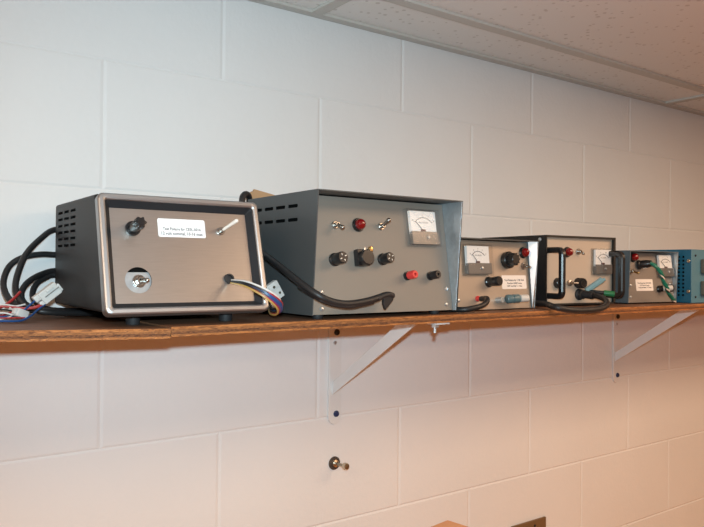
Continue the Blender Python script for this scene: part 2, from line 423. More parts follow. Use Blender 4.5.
def bracket(x, label, skew=0.):
    SK = MX.Rotation(math.radians(skew), 4, 'Z')
    r = thing('shelf_bracket', label, 'bracket', (x, 0, -.22), 0, 'white shelf brackets under the plywood shelf')
    Z = .22
    hw = .0145; g = G(); pts = [(-hw, 0, Z-.0025), (-hw, 0, .018)] + [(-hw*math.cos(a), 0, .018-.016*math.sin(a)) for a in [PI*k/10 for k in range(1, 10)]] + [(hw, 0, .018), (hw, 0, Z-.0025)]
    g.prism([(p[0], -.0003, p[2]) for p in pts], (0, -.0035, 0), 0, .0006); g.build('wall_plate', 'white', r)
    g = G(); g.box((-hw, -.303, Z-.0056), (hw, -.0005, Z-.0023), 0, .0006)
    g.build('shelf_arm', 'white', r, SK)
    g = G(); w = .0030
    # folded brace: side web with a narrow turned-back flange
    web = [(0, -.004, .0595), (0, -.004, .0835), (0, -.205, Z-.006), (0, -.248, Z-.006)]
    g.prism([(-.006, p[1], p[2]) for p in web], (w, 0, 0), 0, .0006)
    g.build('brace', 'white', r, SK)
    Ry = MX.Rotation(PI/2, 4, 'X')
    for z, m in ((.179, 'boltblk'), (.022, 'boltblue')):
        g = G(); g.lathe([(0, 0), (.0062, 0), (.0062, .0015), (.005, .0035), (.0025, .0042), (0, .0042)], 0, 16); g.build('bolt', m, r, MX.Translation((.003, -.0036, z)) @ Ry)
    g = G(); g.lathe([(0, 0), (.004, 0), (.0034, .0015), (0, .002)], 0, 12); g.build('rivet', 'zinc', r, MX.Translation((-.001, -.0036, .159)) @ Ry)
    # clamping bolt hanging through the arm's front end
    g = G(); g.cyl((0, 0, 0), (0, 0, -.004), .0062, n=6); g.cyl((0, 0, -.004), (0, 0, -.013), .0026); g.build('arm_bolt', 'zinc', r, SK @ MX.Translation((-.0125, -.297, Z-.0058)))
    return r
bracket(.4445, 'white steel shelf bracket nearer the camera, above the round wall hook')
bracket(1.3640, 'white steel shelf bracket farther along, under the grey instrument with green wires', -4.5)

# ================================================================== instrument 1: black case, steel bezel
def rrect(w, h, r, inset, z, n=6):
    pts = []
    for cx, cy, a0 in ((w-inset-r, h-inset-r, 0), (inset+r, h-inset-r, 90), (inset+r, inset+r, 180), (w-inset-r, inset+r, 270)):
        pts += [(cx+r*math.cos(math.radians(a0+90*k/n)), cy+r*math.sin(math.radians(a0+90*k/n)), z) for k in range(n+1)]
    return pts
def instrument_black():
    w, yT, zT, dep, z0 = .2158, .0410, .1733-ZB, .2700, .0258-ZB
    r = thing('test_fixture', 'black-cased instrument with recessed brushed metal front, leftmost on the shelf', 'test equipment', (-.0847, -.2955, ZB), math.radians(-1.5), 'bench test instruments on the shelf')
    P, L = panel_frame(0, z0, yT, zT)
    g = G(); i = .0012
    k = yT/(zT-z0)
    y_of = lambda z: (z-z0)*k+.0165
    side = [(i, y_of(z0+i), z0+i), (i, y_of(zT-i), zT-i), (i, dep, zT-i), (i, dep, z0+i)]
    g.prism(side, (w-2*i, 0, 0), 0, .004, None, 3)
    c = G()
    for zz in (158, 148.6, 139.2, 129.9, 120.4, 111):
        for yy in (237, 201, 164.5):
            c.box((-.01, yy/1000-.0135, zz/1000-ZB-.0018), (.0045, yy/1000+.0135, zz/1000-ZB+.0018), 1)
    g.build('case', ['case_black', 'blackvoid'], r, cut=c, sharp=40)
    # bezel
    g = G(); sp = [(0, 7, -.014), (0, 7, -.003), (.0008, 6.5, -.001), (.0024, 6, 0), (.0062, 4, .0002), (.0078, 3.2, -.0008), (.0086, 3, -.0022)]
    g.loops([rrect(w, L, q/1000, a, z) for a, q, z in sp], [0]*6)
    g.build('bezel', 'bezel', r, P, sharp=50)
    g = G(); g.loops([rrect(w, L, q/1000, a, z) for a, q, z in [(.0086, 3, -.0022), (.0158, 1, -.0118)]], [0])
    g.build('inner_bevel', 'bevel', r, P, sharp=30)
    PP = P @ MX.Translation((0, 0, -.012))
    g = G(); g.box((.0150, .0150, -.0012), (w-.0150, L-.0150, .0), 0)
    c = G(); c.lathe([(0, -.01), (.0165, -.01), (.0165, .01), (0, .01)], 1, 40, MX.Translation((.0455, .0450, 0)))
    g.build('front_panel', ['brushed', 'blackvoid'], r, PP, cut=c)
    # switch plate seen through the round cut-out
    g = G(); g.box((.027, .024, -.0034), (.064, .0555, -.0024), 0); g.box((.027, .0560, -.0036), (.064, .066, -.0034), 1)
    g.build('switch_plate', ['galv', 'blackvoid'], r, PP)
    toggle(r, at(PP, .0468, .0440, -.0024), (.004, -.003, .018), .0078, .0028, washer=.0085)
    # fluted black knob on a bushing
    g = G(); rr = []
    for q in range(36): rr.append(.0066*(1+.16*math.cos(6*2*PI*q/36)))
    top = []; bot = []
    bot = [(rr[q]*math.cos(2*PI*q/36), rr[q]*math.sin(2*PI*q/36), .020) for q in range(36)]
    g.cyl((0, 0, 0), (0, 0, .003), .0095, n=24); g.cyl((0, 0, .003), (0, 0, .021), .0068, .0064, n=24)
    g.prism(bot, (0, 0, .0105), 0, .0006)
    g.cyl((0, 0, .0305), (0, 0, .032), .0045)
    g.build('fluted_knob', 'blackpl', r, at(PP, .0430, .1110) @ MX.Rotation(math.radians(2), 4, 'X') @ MX.Rotation(math.radians(2), 4, 'Y'))
    label_plate(r, at(PP, .0756, .1018), .0640, .0247, [('Test Fixture for CE3L-0016', .44, .0056, .80), ('12 volt nominal, 10-16 max.', .19, .0060, .88)], .005)
    toggle(r, at(PP, .1616, .1120), (.0115, .0065, .027), .0052, .0026, 'ivory')
    g = G(); g.lathe([(0, .0005), (.0042, .0005), (.0046, .0035), (.0065, .0035), (.0068, .0015), (.0068, 0), (0, 0)], 0, 20); g.build('grommet', 'rubber', r, at(PP, .1660, .0464))
    for x, y in ((.050, .058), (.1715, .045), (.050, .23), (.1715, .23)):
        wx = -.0847+x; zs = (ZB if wx > XJ else ZB-.0020-(wx-XJ)*.031)-ZB
        foot(r, x, y, z0+.003, .0095, z0+.003-zs-.0002)
    # loom of thin wires leaving the grommet and curling round the bezel corner (root-local metres)
    inv = r.matrix_basis.inverted() if False else (MX.Translation((-.0847, -.2955, ZB)) @ MX.Rotation(math.radians(-1.5), 4, 'Z')).inverted()
    base = [(.0815, -.284, .064), (.085, -.309, .0625), (.092, -.324, .058), (.103, -.335, .0505), (.115, -.337, .0425), (.126, -.331, .0350), (.133, -.317, .0280), (.138, -.296, .0245), (.147, -.272, .0270), (.158, -.256, .036)]
    wires = [('w_white', .0022, .0062), ('w_black', .0010, .0028), ('w_blue', .0040, -.0004), ('w_blue', .0046, -.0030), ('w_red', .0052, .0016), ('w_red', .0000, -.0050), ('w_yellow', -.0022, -.0064), ('w_purple', .0024, -.0044), ('w_black', -.0004, -.0020)]
    for q, (m, dx, dz) in enumerate(wires):
        pts = []
        for i2, p in enumerate(base):
            f = min(1, .28+i2*.15) if i2 < 7 else (.8 if i2 < 9 else .35)
            pts.append(inv @ V((p[0]+dx*f*.8, p[1]-abs(dx)*f*.25, p[2]+dz*f)))
        g = G(); g.tube(pts, .00135 if m != 'w_blue' else .0017, 0, 8, 6); g.build('wire', m, r)
    # white crimp connector at the end of the loom
    g = G(); g.box((-.010, -.005, -.014), (.010, .005, .012), 0, .0012); g.box((-.0075, -.0065, .002), (.0075, .0065, .010), 0, .001)
    for a in (-.0045, .0045): g.cyl((a, -.0058, -.006), (a, -.0051, -.006), .0018, mi=1)
    g.cyl((0, -.0070, .006), (0, -.0064, .006), .002, mi=1)
    o = g.build('plug_connector', ['nylonw', 'connface'], r, inv @ MX.Translation((.1640, -.252, .0500)) @ MX.Rotation(math.radians(-32), 4, 'Y'))
    # heavy black cables out of the back, looping down to the shelf on the left
    cabs = [[(-.040, -.016, .138), (-.075, -.015, .136), (-.098, -.030, .121), (-.120, -.050, .100), (-.134, -.070, .076), (-.142, -.090, .054), (-.139, -.103, .037), (-.126, -.112, .0255), (-.100, -.118, .0195), (-.0, -.08, .0140)],
            [(-.040, -.016, .097), (-.075, -.015, .099), (-.096, -.020, .099), (-.120, -.025, .094), (-.138, -.030, .082), (-.148, -.042, .061), (-.148, -.060, .043), (-.140, -.080, .030), (-.120, -.094, .0225), (-.090, -.10, .0185), (-.0, -.06, .0140)],
            [(-.040, -.016, .074), (-.074, -.016, .075), (-.098, -.030, .069), (-.119, -.050, .058), (-.129, -.062, .044), (-.127, -.074, .0305), (-.112, -.083, .0215), (-.085, -.085, .0185), (-.0, -.045, .0140)],
            [(-.040, -.020, .066), (-.074, -.018, .069), (-.086, -.022, .066), (-.102, -.032, .057), (-.110, -.042, .043), (-.107, -.053, .0300), (-.094, -.060, .0210), (-.070, -.062, .0180), (-.0, -.03, .0140)]]
    for pts in cabs:
        g = G(); g.tube([inv @ V(p) for p in pts], .0043, 0, 12, 8); g.build('cable', 'cable', r)
    return r
instrument_black()

# ------------------------------------------------------------------ sloped-front sheet metal cover
def cover(r, w, yT, zT, dep, z0, outer, inner, fold=None, cut=None, foldmat=None):
    g = G(); th = .0016
    prof = lambda x: [(x, 0, z0), (x, yT, zT), (x, dep, zT), (x, dep, z0)]
    for x0, x1, outer_first in ((0, th, True), (w-th, w, False)):
        A = [g.bm.verts.new(p) for p in prof(x0)]; B = [g.bm.verts.new(p) for p in prof(x1)]
        fa = g.bm.faces.new(A); fb = g.bm.faces.new(B[::-1])
        fs = [fa, fb]+[g.bm.faces.new((A[i], B[i], B[(i+1) % 4], A[(i+1) % 4])) for i in range(4)]
        bmesh.ops.recalc_face_normals(g.bm, faces=fs)
        (fb if outer_first else fa).material_index = 1
    g.box((th, yT, zT-th), (w-th, dep, zT), 0)
    g.box((th, dep-th, z0), (w-th, dep, zT-th), 0)
    g.box((th, .012, z0), (w-th, dep-th, z0+th), 0)
    if fold == 'chamfer':
        g.prism([(w-.0060, .0017, z0+.001), (w-.0003, .0003, z0+.001), (w-.0003, yT+.0002, zT-th), (w-.0095, .0100, zT-th)], (.0006, .0010, 0), 2)
    elif fold:
        (yb, zb), (yt, zt) = fold; x = w-th-.0010
        g.prism([(x, .0004, z0+.001), (x, yT+.0004, zT-th), (x, yt, zT-th), (x, yb, z0+.001)], (.0010, 0, 0), 2)
    return g.build('cover', [outer, inner, foldmat or inner, 'blackvoid'], r, cut=cut)

# ================================================================== instrument 2: grey sloped cabinet
def instrument_grey():
    w, yT, zT, dep, z0 = .2764, -.0131, .1923-ZB, .196, .016-ZB
    r = thing('power_supply', 'largest grey sloped cabinet with two toggles, red lamp and meter, dark slotted side', 'test equipment', (.199, -.298, ZB), math.radians(-.6), 'bench test instruments on the shelf')
    c = G()
    for zz in (172.6, 152.5):
        for yy in (54.3, 90.3, 126, 162):
            c.prism([(-.01, yy/1000+a, zz/1000-ZB+b) for a, b in ((-.0135, -.0012), (-.0122, -.0025), (.0122, -.0025), (.0135, -.0012), (.0135, .0012), (.0122, .0025), (-.0122, .0025), (-.0135, .0012))], (.02, 0, 0), 3)
    cover(r, w, yT, zT, dep, z0, 'hammer', 'galv', ((-.001+.004, 0), (.008, 0)), cut=c)
    P, L = panel_frame(.0065, .016-ZB, .0345, .1915-ZB-.002)
    g = G(); g.box((.002, .0005, -.0015), (w-.002, L-.0008, 0), 0, .0003); g.build('front_panel', 'taupe', r, P)
    # black block added inside, its colour stands for the dark interior behind the vents
    g = G(); g.box((.006, .046, .02), (w-.02, dep-.004, .179), 0); g.build('void_block', 'blackvoid', r)
    toggle(r, at(P, .0560, .1318), (.0005, -.0070, .0180), .0058, .0033)
    lamp(r, at(P, .0980, .1336), .0092)
    toggle(r, at(P, .1418, .1331), (.0020, .0062, .0180), .0058, .0033)
    fuse_holder(r, at(P, .0500, .0800), .0088, .0235)
    fuse_holder(r, at(P, .1384, .0816), .0082, .0215)
    # pointer knob with a square shoulder and a gold clamp screw
    g = G(); g.box((-.0125, -.0115, 0), (.0095, .0135, .010), 0, .0012); g.lathe([(0, .004), (.0118, .004), (.0118, .019), (.0105, .0205), (0, .0205)], 0, 26)
    o = g.build('dial_knob', 'blackpl', r, at(P, .0975, .0815))
    g = G(); g.box((.006, .0085, .012), (.0115, .0165, .018), 0, .001); g.build('clamp_tab', 'brass', o)
    g = G(); g.cyl((.0005, .0135, .0105), (.0005, .0135, .0125), .0022); g.build('set_screw', 'zinc', o)
    meter(r, at(P, .1875, .1028), .0695, .0600)
    binding_post(r, at(P, .1845, .0561), 'redpl'); binding_post(r, at(P, .2324, .0561), 'blackpl')
    for s, t in ((.0226, .0325), (.0213, .0085), (.2645, .0350), (.2612, .0100)): screw(r, at(P, s, t))
    for x, y in ((.022, .020), (w-.028, .022), (.022, .17), (w-.028, .17)): foot(r, x, y, z0, .0085)
    return r
grey = instrument_grey()

# ================================================================== instrument 3: tan panel, polished return
def instrument_tan():
    w, yT, zT, dep, z0 = .2095, -.0077, .1364-ZB, .2, .0115-ZB
    r = thing('power_supply', 'tan-fronted instrument with polished right edge, between the largest grey cabinet and the handled one', 'test equipment', (.510, -.266, ZB), math.radians(1.8), 'bench test instruments on the shelf')
    cover(r, w, yT, zT, dep, z0, 'hammer', 'galv', 'chamfer', foldmat='chrome')
    P, L = panel_frame(.0055, z0, .0175, .136-ZB-.002)
    g = G(); g.box((.002, .0005, -.0015), (w-.0045, L-.0006, 0), 0, .0003); g.build('front_panel', 'tan', r, P)
    meter(r, at(P, .0235, .0600), .0730, .0545, 137)
    # stepped instrument knob
    g = G(); g.lathe([(0, 0), (.0150, 0), (.0155, .002), (.0155, .009), (.0140, .0105), (.0105, .0105), (.0102, .022), (.0090, .0235), (0, .0235)], 0, 28)
    for k in range(10):
        a = 2*PI*k/10; g.cyl((.0102*math.cos(a), .0102*math.sin(a), .0105), (.0100*math.cos(a), .0100*math.sin(a), .0230), .0016, n=8)
    g.build('dial_knob', 'blackpl', r, at(P, .1425, .0885))
    lamp(r, at(P, .1915, .1032), .0092)
    toggle(r, at(P, .1905, .0784), (.0005, -.0035, .0155), .0072, .0022)
    fuse_holder(r, at(P, .0905, .0490), .0085, .027, False)
    label_plate(r, at(P, .1270, .0360), .0685, .0250, [('Test Fixture for 1-90 Volt', .64, .0052, .80), ('Standard 6000 Lamp', .42, .0042, .60), ('120V nominal 1.1 max.', .22, .0042, .62)], .005, 'paperwarm')
    g = G(); g.lathe([(0, 0), (.0050, 0), (.0050, .003), (.0038, .005), (0, .005)], 0, 16); g.build('output_jack', 'redpl', r, at(P, .0590, .0200))
    # inline plug: teal barrel, white tip, standing out of the panel and laid to the right
    g = G(); g.cyl((0, 0, 0), (.0, 0, .012), .0055, mi=0, n=18); g.build('socket', 'galv', r, at(P, .112, .0165))
    g = G(); g.lathe([(0, 0), (.0068, 0), (.0080, .002), (.0080, .010), (.0070, .0105), (.0070, .013), (.0080, .0135), (.0080, .0240), (.0070, .0255), (0, .0255)], 0, 18)
    o = g.build('inline_plug', 'tealbar', r, at(P, .1215, .0175, .012) @ MX.Rotation(math.radians(68), 4, 'Y'))
    g = G(); g.lathe([(0, .0255), (.0045, .0255), (.0045, .0270), (.0068, .0275), (.0068, .0420), (.0058, .0435), (.0035, .0435), (.0035, .038), (0, .038)], 0, 18); g.build('plug_tip', 'nylonw', o)
    screw(r, at(P, .0118, .0179)); screw(r, at(P, .0118, .100))
    for x, y in ((.03, .03), (w-.03, .03), (.03, .17), (w-.03, .17)): foot(r, x, y, z0+.0010, .008, z0+.0008)
    inv = (MX.Translation((.510, -.266, ZB)) @ MX.Rotation(math.radians(1.8), 4, 'Z')).inverted()
    g = G(); g.tube([inv @ V(p) for p in [(.4855, -.16, .0150), (.490, -.230, .0150), (.496, -.272, .0155), (.505, -.290, .0160), (.519, -.296, .0185), (.538, -.297, .0220), (.552, -.294, .0275), (.562, -.286, .0325), (.566, -.276, .0325), (.568, -.266, .0315)]], lambda u: .0046, 0, 12, 8)
    g.build('output_cable', 'cable', r)
    return r
instrument_tan()

# ================================================================== instrument 4: black case with handles
def instrument_handles():
    w, zT, dep, z0 = .2012, .1515-ZB, .19, .013-ZB
    r = thing('power_supply', 'black-framed beige instrument with two black carrying handles on its front', 'test equipment', (.7904, -.226, ZB), math.radians(-5.8), 'bench test instruments on the shelf')
    g = G(); th = .0022
    for a, b in (((0, 0, z0), (th, dep, zT)), ((w-th, 0, z0), (w, dep, zT)), ((th, 0, zT-th), (w-th, dep, zT)), ((th, 0, z0), (w-th, dep, z0+th)), ((th, dep-th, z0+th), (w-th, dep, zT-th))):
        g.box(a, b, 0)
    # folded front lip
    lip = .0042
    for a, b in (((0, -.001, zT-lip), (w, .0008, zT)), ((0, -.001, z0), (w, .0008, z0+lip*.8)), ((0, -.001, z0), (.003, .0008, zT)), ((w-.0055, -.001, z0), (w, .0008, zT))): g.box(a, b, 0)
    g.build('case', 'blackcase', r)
    P, L = panel_frame(.0072, z0, .0072, zT)
    g = G(); g.box((.0023, .0024, -.0015), (w-.0023, L-.0024, 0), 0); g.build('front_panel', 'beige', r, P)
    screw(r, MX.Translation((-.0002, .0158, .1427-ZB)) @ MX.Rotation(-PI/2, 4, 'Y'), .0040)
    for s, t1, h in ((.0120, .1085, .0385), (.1870, .1045, .0350)):
        t0 = .0185; q = .0058; g = G()
        def ring(t_, n_, dt, dn): return None
        # one bar bent twice, rectangular section with rounded corners
        path = [(t0, 0)] + [(t0+.009-.009*math.cos(a), h-.009+.009*math.sin(a)) for a in [PI/2*k/5 for k in range(6)]] + [(t1-.009+.009*math.sin(a), h-.009+.009*math.cos(a)) for a in [PI/2*k/5 for k in range(6)]] + [(t1, 0)]
        rings = []
        for i, (t_, n_) in enumerate(path):
            a = V(path[min(i+1, len(path)-1)])-V(path[max(i-1, 0)]); a.normalize(); nn = V((-a.y, a.x))
            rings.append([g.bm.verts.new((sx, t_+nn.x*o_, n_+nn.y*o_)) for sx, o_ in ((-q, -.0035), (-.0035, -q), (.0035, -q), (q, -.0035), (q, .0035), (.0035, q), (-.0035, q), (-q, .0035))])
        for A, B in zip(rings, rings[1:]):
            for k in range(8): g.bm.faces.new((A[k], A[(k+1) % 8], B[(k+1) % 8], B[k]))
        g.bm.faces.new(rings[0]); g.bm.faces.new(rings[-1][::-1]); bmesh.ops.recalc_face_normals(g.bm, faces=g.bm.faces[:])
        g.build('carry_handle', 'blackpl', r, at(P, s, 0), sharp=40)
    lamp(r, at(P, .0655, .1058), .0092)
    toggle(r, at(P, .0975, .1075), (.0005, -.004, .0140), .0062, .0026)
    # rotary control: black collar, bright shaft, ribbed knob
    g = G(); g.lathe([(0, 0), (.0108, 0), (.0108, .009), (.0095, .0105), (0, .0105)], 0, 22); o = g.build('collar_knob', 'blackpl', r, at(P, .0395, .0437))
    g = G(); g.lathe([(0, 0), (.0060, 0), (.0060, .005), (.003, .006), (.0028, .014), (0, .014)], 0, 18); o = g.build('shaft_nut', 'nickel', r, at(P, .0715, .0436))
    g = G(); g.cyl((0, 0, .013), (.010, 0, .0155), .0022); g.build('shaft', 'nickel', o)
    g = G(); g.lathe([(0, 0), (.0095, 0), (.0100, .001), (.0100, .016), (.0090, .0180), (.0070, .0180), (.0060, .0172), (0, .0172)], 0, 26)
    for k in range(18):
        a = 2*PI*k/18; g.cyl((.0100*math.cos(a), .0100*math.sin(a), .001), (.0100*math.cos(a), .0100*math.sin(a), .016), .0007, n=6)
    g.build('dial_knob', 'blackpl', r, at(P, .0960, .0435))
    meter(r, at(P, .1345, .0597), .0590, .0555, 140, 'D.C. AMPS', ('0', '5', '10', '15'), .0115)
    # output jack and heavy lead that droops over the shelf edge
    g = G(); g.lathe([(0, 0), (.0118, 0), (.0118, .003), (.0095, .005), (.0095, .012), (0, .012)], 0, 20); o = g.build('cord_gland', 'rubber', r, at(P, .1010, .0205))
    inv = (MX.Translation((.7904, -.226, ZB)) @ MX.Rotation(math.radians(-5.8), 4, 'Z')).inverted()
    pts = [(.8910, -.230, .0345), (.8945, -.252, .0330), (.8900, -.280, .0298), (.8730, -.305, .0240), (.8480, -.323, .0165), (.8100, -.3325, .0112), (.7700, -.334, .0098), (.7300, -.332, .0112), (.7050, -.322, .0155), (.7110, -.302, .0180), (.7320, -.276, .0190), (.7470, -.24, .0190), (.7560, -.180, .0180), (.7640, -.12, .0180)]
    g = G(); g.tube([inv @ V(p) for p in pts], lambda u: .0056, 0, 14, 8); g.build('output_cord', 'cable', r)
    g = G(); a = inv @ V((.8945, -.245, .036)); g.tube([inv @ V((.8920, -.238, .0342)), inv @ V((.8925, -.262, .0320))], .0080, 0, 14, 1); g.build('strain_relief', 'rubber', r)
    # teal alligator clip jaw and green banana plug clipped on the lead
    g = G(); A = inv @ V((.9000, -.240, .0405)); B = inv @ V((.9220, -.263, .0640)); d = (B-A).normalized()
    g.tube([A, A.lerp(B, .5), B], 0.0078, 0, 8, 2, .8); g.tube([A.lerp(B, .45)+V((0, -.005, .005)), B+V((.001, -.006, .001))], .0034, 0, 8, 1)
    g.build('alligator_clip', 'tealclip', r)
    g = G(); g.tube([inv @ V(p) for p in [(.9020, -.242, .0395), (.9050, -.262, .0385), (.913, -.2725, .0375)]], .0042, 0, 10, 4); g.build('test_lead', 'cable', r)
    g = G(); A = inv @ V((.913, -.272, .0375)); B = inv @ V((.9275, -.286, .0350)); q = (B-A); m = q.to_track_quat('Z', 'Y').to_matrix().to_4x4(); m.translation = A
    g.lathe([(0, 0), (.0052, 0), (.0058, .002), (.0058, q.length-.003), (.0062, q.length-.0025), (.0062, q.length), (.0030, q.length), (0, q.length-.002)], 0, 16, m); g.build('banana_plug', 'greenpl', r)
    for x, y in ((.022, .03), (w-.022, .03), (.022, .16), (w-.022, .16)): foot(r, x, y, z0, .008)
    return r
instrument_handles()

# ================================================================== instrument 5: blue grey cabinet with green wires
def instrument_wires():
    w, yT, zT, dep, z0 = .164, -.0049, .126-ZB, .118, .0125-ZB
    r = thing('power_supply', 'small blue-grey instrument with black plug and twisted green wires on its front', 'test equipment', (1.048, -.24, ZB), math.radians(-5.8), 'bench test instruments on the shelf')
    cover(r, w, yT, zT, dep, z0, 'bluegrey', 'galv', ((.004, 0), (.004, 0)))
    P, L = panel_frame(.002, z0, .017, .1255-ZB-.002)
    g = G(); g.box((.002, .0005, -.0015), (w-.002, L-.0006, 0), 0, .0003); g.build('front_panel', 'greypanel', r, P)
    lamp(r, at(P, .0325, .1000), .0092)
    toggle(r, at(P, .0210, .0690), (.002, -.006, .0180), .0062, .0022, 'brass')
    label_plate(r, at(P, .0340, .0260), .0572, .0258, [('Test Fixture for 24-48 VDC', .66, .0042, .80), ('12V Ni-Cd Lamp', .47, .0040, .55), ('1 amp nominal, 1.5 max.', .29, .0042, .78)], .004, 'paperwarm')
    meter(r, at(P, .1060, .0545), .0560, .0540, 140, 'D.C. VOLTS', ('0', '1', '2', '3'))
    o = fuse_holder(r, at(P, .110, .0297), .0070, .012, False)
    g = G(); g.lathe([(0, 0), (.0062, 0), (.0062, .018), (.0052, .020), (.003, .020), (0, .018)], 0, 16); g.build('fuse_cap', 'nylonw', r, at(P, .1095, .0297, .0115) @ MX.Rotation(math.radians(50), 4, 'Y'))
    g = G(); g.lathe([(0, 0), (.0085, 0), (.0085, .009), (.007, .011), (0, .011)], 0, 20); g.build('binding_post', 'blackpl', r, at(P, .143, .031))
    for s, t in ((.0160, .0381), (.0122, .0130), (.1470, .0115), (.150, .040)): screw(r, at(P, s, t))
    # black two-pin plug pushed into its socket, cord leaving to the right
    g = G(); g.lathe([(0, 0), (.0105, 0), (.0105, .005), (.009, .006), (.009, .019), (.0080, .022), (.0070, .029), (0, .029)], 0, 22)
    o = g.build('power_plug', 'blackpl', r, at(P, .0485, .0835) @ MX.Rotation(math.radians(22), 4, 'Y'))
    g = G(); g.box((-.004, -.0096, .011), (.004, -.0086, .018), 0, .0003); g.box((.0086, -.0045, .009), (.0096, .0045, .016), 0, .0003); g.build('rating_tag', 'paperwarm', o)
    inv = (MX.Translation((1.048, -.24, ZB)) @ MX.Rotation(math.radians(-5.8), 4, 'Z')).inverted()
    core = [(1.0610, -.2830, .0985), (1.0710, -.2920, .0910), (1.0800, -.2950, .0780), (1.0880, -.2950, .0670), (1.0950, -.2950, .0560), (1.1050, -.2940, .0460), (1.1180, -.2910, .0360), (1.1360, -.2870, .0250), (1.1560, -.2820, .0165)]
    dens = []
    for i in range(len(core)-1):
        for k in range(4): dens.append(V(core[i]).lerp(V(core[i+1]), k/4))
    dens.append(V(core[-1]))
    for j, (m, rr) in enumerate((('w_green', .0033), ('w_green', .0033), ('w_black', .0018), ('ivory', .0019))):
        pts = []
        for i, p in enumerate(dens):
            a = i*.62+j*PI/2; am = .0036*min(1, i/4+.2)
            pts.append(inv @ (p+V((am*math.cos(a), -abs(am)*.3+am*.5*math.sin(a), am*math.sin(a)*.8))))
        pts[-1].z = max(pts[-1].z, rr+.0006)
        g = G(); g.tube(pts, rr, 0, 8, 3); g.build('wire', {'ivory': 'ivory'}.get(m, m), r)
    for x, y in ((.022, .03), (w-.03, .03), (.022, .10), (w-.03, .10)): foot(r, x, y, z0, .008)
    return r
instrument_wires()

# ================================================================== instrument 6: blue case at the frame's edge
def instrument_blue():
    w, zT, dep, z0 = .26, .1319-ZB, .2, .011-ZB
    r = thing('test_equipment_case', 'bright blue instrument case with pale blue front, last on the shelf at the right', 'test equipment', (1.2235, -.285, ZB), 0, 'bench test instruments on the shelf')
    g = G(); g.box((0, .0015, z0), (w, dep, zT), 0, .0008)
    c = G(); n = 11
    for i in range(n):
        z = (.028+.0868*i/(n-1))-ZB
        for y in (.0195, .0300): c.cyl((-.004, y, z), (.006, y, z), .0026, mi=1, n=12)
    g.build('case', ['blueside', 'blackvoid'], r, cut=c)
    P, L = panel_frame(0, z0, 0, zT)
    g = G(); g.box((-.0005, 0, -.0018), (w+.0005, L, 0), 0, .0005); g.build('front_panel', 'bluefront', r, P)
    for y, z in ((.0075, .1055), (.0075, .0367)): screw(r, MX.Translation((0, y, z-ZB)) @ MX.Rotation(-PI/2, 4, 'Y'), .0042, 'hookmetal')
    for s, t in ((.0155, .1070), (.0165, .0132), (w-.016, .107), (w-.016, .0132)): screw(r, at(P, s, t), .0026, 'boltblk')
    for t in (.0830, .0330):
        g = G(); g.box((-.013, -.016, 0), (.013, .016, .010), 0, .002)
        for k in range(5): g.box((-.0135, -.013+k*.0056, .002), (.0135, -.0115+k*.0056, .0085), 0)
        o = g.build('terminal_connector', 'connmetal', r, at(P, .0510, t))
        g = G(); g.box((-.009, -.011, .010), (.009, .011, .0112), 0, .0004)
        for k in range(3): g.cyl((0, -.007+.007*k, .0112), (0, -.007+.007*k, .0125), .0022, n=10)
        g.build('terminal_insert', 'connface', o)
    foot(r, .02, .03, z0, .008, z0-.0001); foot(r, w-.03, .03, z0, .008, z0-.0001); foot(r, .02, .17, z0, .008, z0-.0001); foot(r, w-.03, .17, z0, .008, z0-.0001)
    return r
instrument_blue()

# ================================================================== loose things on the shelf
# heavy black power cord: over the back of the grey cabinet, down between the cases, across its front
inv2 = (MX.Translation((.199, -.298, ZB)) @ MX.Rotation(math.radians(-.6), 4, 'Z')).inverted()
pts = [(.206, -.088, .150), (.2015, -.083, .180), (.2030, -.079, .1965), (.2110, -.074, .2040), (.2200, -.069, .2010), (.2240, -.062, .1860), (.2150, -.058, .1600), (.1930, -.072, .1380), (.1850, -.105, .1250), (.1800, -.155, .1150), (.1740, -.205, .1020), (.1750, -.250, .0840), (.1840, -.290, .0620), (.1960, -.3155, .0460), (.2160, -.3210, .0365), (.2430, -.3220, .0325), (.2780, -.3190, .0355), (.3040, -.3160, .0405)]
g = G(); g.tube([inv2 @ V(p) for p in pts], .0052, 0, 12, 8); cord = g.build('power_cord', 'cable', grey)
pts = [(.184, -.286, .064), (.197, -.3125, .0485), (.217, -.3195, .0400), (.243, -.3215, .0362), (.262, -.3195, .0375), (.290, -.317, .0415)]
g = G(); g.tube([inv2 @ (V(p)+V((0, -.002, -.0072))) for p in pts], .0034, 0, 10, 6); g.build('second_lead', 'cable', cord)
g = G()
g.tube([inv2 @ V(p) for p in [(.298, -.317, .0385), (.310, -.315, .0425), (.322, -.3135, .0445), (.332, -.312, .0425)]], .0056, 0, 10, 4, .8)
g.prism([inv2 @ V(p) for p in [(.310, -.3185, .046), (.333, -.3150, .046), (.332, -.3150, .036), (.316, -.3165, .0215), (.3115, -.3175, .0300)]], (.0005, .006, 0), 0, .0012)
g.build('molded_plug', 'rubber', cord)

# torn cardboard behind the grey cabinet
g = G(); pts = [(.2290, .2080), (.2335, .2115), (.2350, .2095), (.2385, .2155), (.2820, .2075), (.3300, .1990), (.3300, ZB), (.2290, ZB)]
g.prism([(x-.28, .0020, z-ZB+.0002) for x, z in pts], (0, -.0045, 0), 0)
for k in range(14): g.tube([(.2290-.28+.002+k*.0072, -.0003, .17), (.2290-.28+.002+k*.0072, -.0003, .1905)], .0012, 0, 6, 1)
o = g.build('cardboard_sheet', 'card'); o.location = (.28, -.052, ZB); tag(o, 'torn brown cardboard sheet standing behind the largest grey cabinet', 'cardboard')

